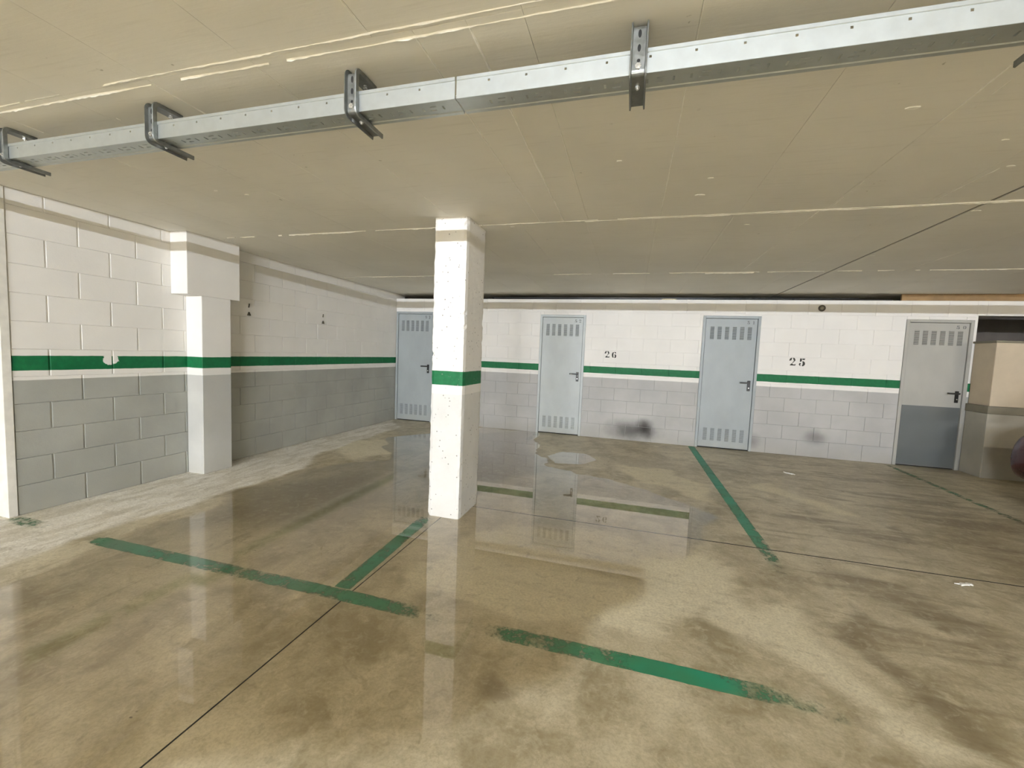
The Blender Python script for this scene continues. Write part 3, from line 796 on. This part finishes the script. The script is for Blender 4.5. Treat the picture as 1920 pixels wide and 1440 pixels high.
# ------------------------------------------------------------------ painted lines on the floor
def floor_line(pts, width, label, wears):
    """strip of worn paint along a polyline; wears: list of (position 0..1, wear 0..1)"""
    P = np.array(pts, float); seg = np.hypot(*np.diff(P, axis=0).T); cum = np.r_[0, np.cumsum(seg)]; L = cum[-1]
    n = int(L/.03); m = MB(); wr = []
    tt = np.linspace(0, L, n+1); xs = np.interp(tt, cum, P[:, 0]); ys_ = np.interp(tt, cum, P[:, 1])
    wp = np.interp(tt/L, [a for a, _ in wears], [b for _, b in wears])
    K = 5
    for i in range(n+1):
        j0, j1 = max(0, i-1), min(n, i+1); d = np.array([xs[j1]-xs[j0], ys_[j1]-ys_[j0]]); d /= np.hypot(*d); nr = np.array([-d[1], d[0]])
        for k in range(K):
            u = (k/(K-1)-.5)*width
            if k in (0, K-1): u += RNG.normal()*.0012
            m.v.append((xs[i]+nr[0]*u, ys_[i]+nr[1]*u, .0012)); wr.append(wp[i] + (.18 if k in (0, K-1) else 0))
    for i in range(n):
        for k in range(K-1):
            m.f.append((i*K+k, (i+1)*K+k, (i+1)*K+k+1, i*K+k+1)); m.m.append(0)
    o = obj('parking_line', m, M['line']); set_attr(o.data, 'wear', wr)
    return tag(o, label, 'floor marking')
floor_line([(-4.20, 1.862), (-3.2, 1.836), (-1.38, 1.846), (-.5, 1.833), (.2, 1.832), (.62, 1.828), (.82, 1.80), (1.02, 1.80)], .098,
           'long worn green line crossing the floor in front of the column',
           [(0, .5), (.02, .35), (.05, .4), (.09, .8), (.16, .75), (.19, .1), (.3, .12), (.36, .2), (.40, .40), (.44, .22), (.5, .15), (.58, .2), (.62, .5), (.64, .85), (.685, .85), (.71, .25), (.76, .28), (.8, .15), (.83, -.15), (.87, -.1), (.9, .2), (.93, .5), (1, .72)])
floor_line([(-1.488, 2.95), (-1.455, 1.90)], .100, 'short green line running from the column to the long green line', [(0, .45), (.15, .2), (.6, .05), (1, .15)])
floor_line([(.955, 6.93), (.97, 5.0), (.985, 3.5), (.995, 2.78)], .095, 'green line running from the door between numbers 26 and 25', [(0, .1), (.5, .02), (.8, .1), (.9, .4), (1, .85)])
floor_line([(3.45, 6.9), (3.42, 4.7), (3.41, 3.4)], .075, 'dim green line along the dark bay beside the parked car', [(0, .4), (1, .5)])
floor_line([(-1.46, 6.86), (-1.47, 5.9)], .10, 'smeared remains of a green line by the door right of the column', [(0, .55), (.5, .45), (1, .9)])

# ------------------------------------------------------------------ water on the floor
def puddle(poly, label, step, warp=.05, fade=.16):
    P = np.array(poly); x0, y0 = P.min(0)-.15; x1, y1 = P.max(0)+.15; y1 = min(y1, YB-.004)
    gx = np.arange(x0, x1, step); gy = np.linspace(y0, y1, max(3, int((y1-y0)/step)))
    X, Y = np.meshgrid(gx, gy, indexing='ij')
    Xw = X + warp*np.sin(Y*7+2*np.sin(X*3)); Yw = Y + warp*np.sin(X*6+1.4*np.sin(Y*4))
    S = sdf(poly, Xw, Yw); D_ = sm(S, -.12, fade)
    keep = S > -.14
    idx = -np.ones(X.shape, int); k = keep[:-1, :-1] & keep[1:, :-1] & keep[1:, 1:] & keep[:-1, 1:]
    use = np.zeros(X.shape, bool); use[:-1, :-1] |= k; use[1:, :-1] |= k; use[1:, 1:] |= k; use[:-1, 1:] |= k
    idx[use] = np.arange(use.sum())
    V = np.stack([X[use], Y[use], np.full(use.sum(), .0028)], 1)
    a, b, c, d = idx[:-1, :-1][k], idx[1:, :-1][k], idx[1:, 1:][k], idx[:-1, 1:][k]
    me = bpy.data.meshes.new('puddle'); me.from_pydata(V.tolist(), [], np.stack([a, b, c, d], 1).tolist()); me.materials.append(M['water'])
    set_attr(me, 'depth', D_[use]); me.update()
    return tag(link('puddle', me), label, 'puddle')
puddle([(-3.36, 5.42), (-3.01, 5.95), (-2.37, 6.9), (-1.52, 6.94), (-1.35, 6.2), (-1.17, 5.44), (-.87, 4.88), (-.49, 4.62), (-.11, 4.51), (.4, 4.25), (.78, 3.8), (.62, 3.25), (.23, 2.79), (.06, 2.35), (-.08, 2.01), (-.2, 1.75),
        (-.29, 1.53), (-.47, 1.35), (-.77, 1.12), (-1.1, .9), (-1.48, .7), (-2.3, .7), (-3.1, 1.1), (-3.10, 1.42), (-3.18, 1.67), (-3.19, 1.99), (-3.18, 2.46), (-3.34, 2.88), (-3.27, 3.55), (-3.03, 4.01), (-2.68, 4.38), (-2.82, 4.66), (-3.15, 5.01)],
       'wide shallow sheet of water around the column mirroring the doors', .035)
puddle([(-.93, 5.39), (-.79, 5.62), (-.56, 5.66), (-.45, 5.4), (-.54, 5.15), (-.78, 5.11)], 'small puddle in front of the door right of the column', .02, .02, .05)

# small white scraps lying on the floor
def scrap(c, L, ang, label, seed):
    g = random.Random(seed); m = MB(); n = 9
    for s in range(2):
        pts = []
        for i in range(n):
            a = 2*math.pi*i/n; r = (1 if i % 2 == 0 else .35+.3*g.random())
            pts.append((L*r*math.cos(a)*(1 if s == 0 else .5)+s*L*.9, L*.45*r*math.sin(a)))
        ca, sa = math.cos(ang), math.sin(ang)
        m.prism(pts, lambda u, v, w: (u*ca-v*sa, u*sa+v*ca, w+.004*g.random()), .006)
    return tag(obj('paper_scrap', m, M['scrap'], None, 0, False, (c[0], c[1], .002)), label, 'scrap')
scrap((1.90, 5.76), .055, -.6, 'torn white scrap on the floor between number 25 and the green line', 4)
scrap((2.05, 3.20), .045, .3, 'torn white scrap on the floor near the right edge', 9)

# ------------------------------------------------------------------ dark red car parked on the right
def car(loc, label, paint):
    t = empty('car', loc); tag(t, label, 'car')
    # stations along Y (nose positive): y, half width, bottom, top
    ST = [(-2.02, .66, .36, .80), (-1.95, .76, .28, .92), (-1.6, .84, .22, .98), (-.9, .87, .20, .97), (0, .875, .19, .96), (.75, .87, .19, .95), (1.2, .875, .20, .90), (1.6, .87, .19, .84), (1.88, .85, .18, .77), (2.0, .80, .18, .70), (2.05, .70, .22, .62)]
    def ring(wd, b, tp):
        h = tp-b
        half = [(0, b), (.78, b), (.95, b+.10*h), (1.0, b+.38*h), (.985, b+.66*h), (.93, b+.88*h), (.80, b+.975*h), (.4, tp)]
        pts = [(x*wd, z) for x, z in half] + [(0, tp+.012)] + [(-x*wd, z) for x, z in half[:0:-1]]
        return pts
    def loft(st, fn, name, mat, sub=2, parent=t):
        V = []; Fq = []; K = None
        for s in st:
            r = fn(*s[1:]); K = len(r); V += [(x, s[0], z) for x, z in r]
        for i in range(len(st)-1):
            for k in range(K):
                j = (k+1) % K; Fq.append((i*K+k, i*K+j, (i+1)*K+j, (i+1)*K+k))
        Fq.append(tuple(range(K-1, -1, -1))); Fq.append(tuple((len(st)-1)*K+k for k in range(K)))
        me = bpy.data.meshes.new(name); me.from_pydata(V, [], Fq)
        bm = bmesh.new(); bm.from_mesh(me); bmesh.ops.recalc_face_normals(bm, faces=bm.faces[:]); bm.to_mesh(me); bm.free()
        me.materials.append(M[mat]); me.polygons.foreach_set('use_smooth', [True]*len(me.polygons))
        o = link(name, me, parent); md = o.modifiers.new('smooth', 'SUBSURF'); md.levels = sub; md.render_levels = sub
        return o
    body = loft(ST, ring, 'body', paint)
    GS = [(-1.85, .66, .90, .97), (-1.55, .70, .90, 1.26), (-1.1, .69, .90, 1.42), (-.4, .68, .90, 1.46), (.2, .68, .90, 1.42), (.65, .70, .90, 1.18), (1.02, .72, .88, .95)]
    def gring(wd, b, tp):
        h = tp-b; tw = 1 - .22*min(1, h/.5)
        half = [(0, b), (1.08, b), (1.08, b+.05*h), (tw+.02, b+.86*h), (tw-.08, b+.97*h), (.4, tp)]
        return [(x*wd, z) for x, z in half] + [(0, tp+.006)] + [(-x*wd, z) for x, z in half[:0:-1]]
    loft(GS, gring, 'windows', 'car_glass')
    RS = [(-1.58, .56, 1.26, 1.285), (-1.1, .56, 1.405, 1.445), (-.4, .56, 1.45, 1.485), (.2, .56, 1.41, 1.445), (.40, .55, 1.32, 1.35)]
    loft(RS, lambda wd, b, tp: [(0, b), (wd, b-.02), (wd*1.02, tp-.02), (0, tp), (-wd*1.02, tp-.02), (-wd, b-.02)], 'roof', paint, 1)
    for sx in (-1, 1):
        for wy in (-1.25, 1.28):
            m = MB(); m.cyl((sx*.70, wy, .315), (sx, 0, 0), .375, .178, 32); obj('wheel_arch', m, M['void'], t)
            m = MB(); m.cyl((sx*.66, wy, .31), (sx, 0, 0), .31, .215, 36); wh = obj('wheel', m, M['tyre'], t, bevel=.012)
            m = MB(); m.cyl((sx*.868, wy, .31), (sx, 0, 0), .205, .012, 30)
            for k in range(5):
                a = 2*math.pi*k/5; m.prism([(-.022, .04), (.022, .04), (.03, .19), (-.03, .19)], lambda u, v, w: (sx*(.878+w), wy+u*math.cos(a)-v*math.sin(a), .31+u*math.sin(a)+v*math.cos(a)), .008)
            obj('rim', m, M['rim'], wh)
        m = MB(); m.prism([(.50, .56), (.70, .58), (.76, .66), (.62, .67), (.48, .63)], lambda u, v, w: (sx*u, 1.86+w-.35*(u-.45), v+.02), .10); obj('headlight', m, M['lens'], t, bevel=.01)
        m = MB(); m.box(sx*.62-.10, sx*.62+.10, -2.03, -1.90, .66, .84); obj('tail_light', m, M['red_lens'], t, bevel=.02)
        m = MB(); m.box(sx*.93-.09, sx*.93+.09, .70, .80, .93, 1.06); obj('mirror', m, M[paint], t, bevel=.03)
    m = MB(); m.box(-.42, .42, 1.93, 2.02, .30, .42); obj('grille', m, M['black_plastic'], t, bevel=.01)
    m = MB(); m.box(-.26, .26, -2.045, -2.0, .50, .61); obj('number_plate', m, M['plate'], t, bevel=.004)
car((4.76, 3.78, 0), 'dark red car parked at the right edge, its nose towards the back wall', 'car_paint')
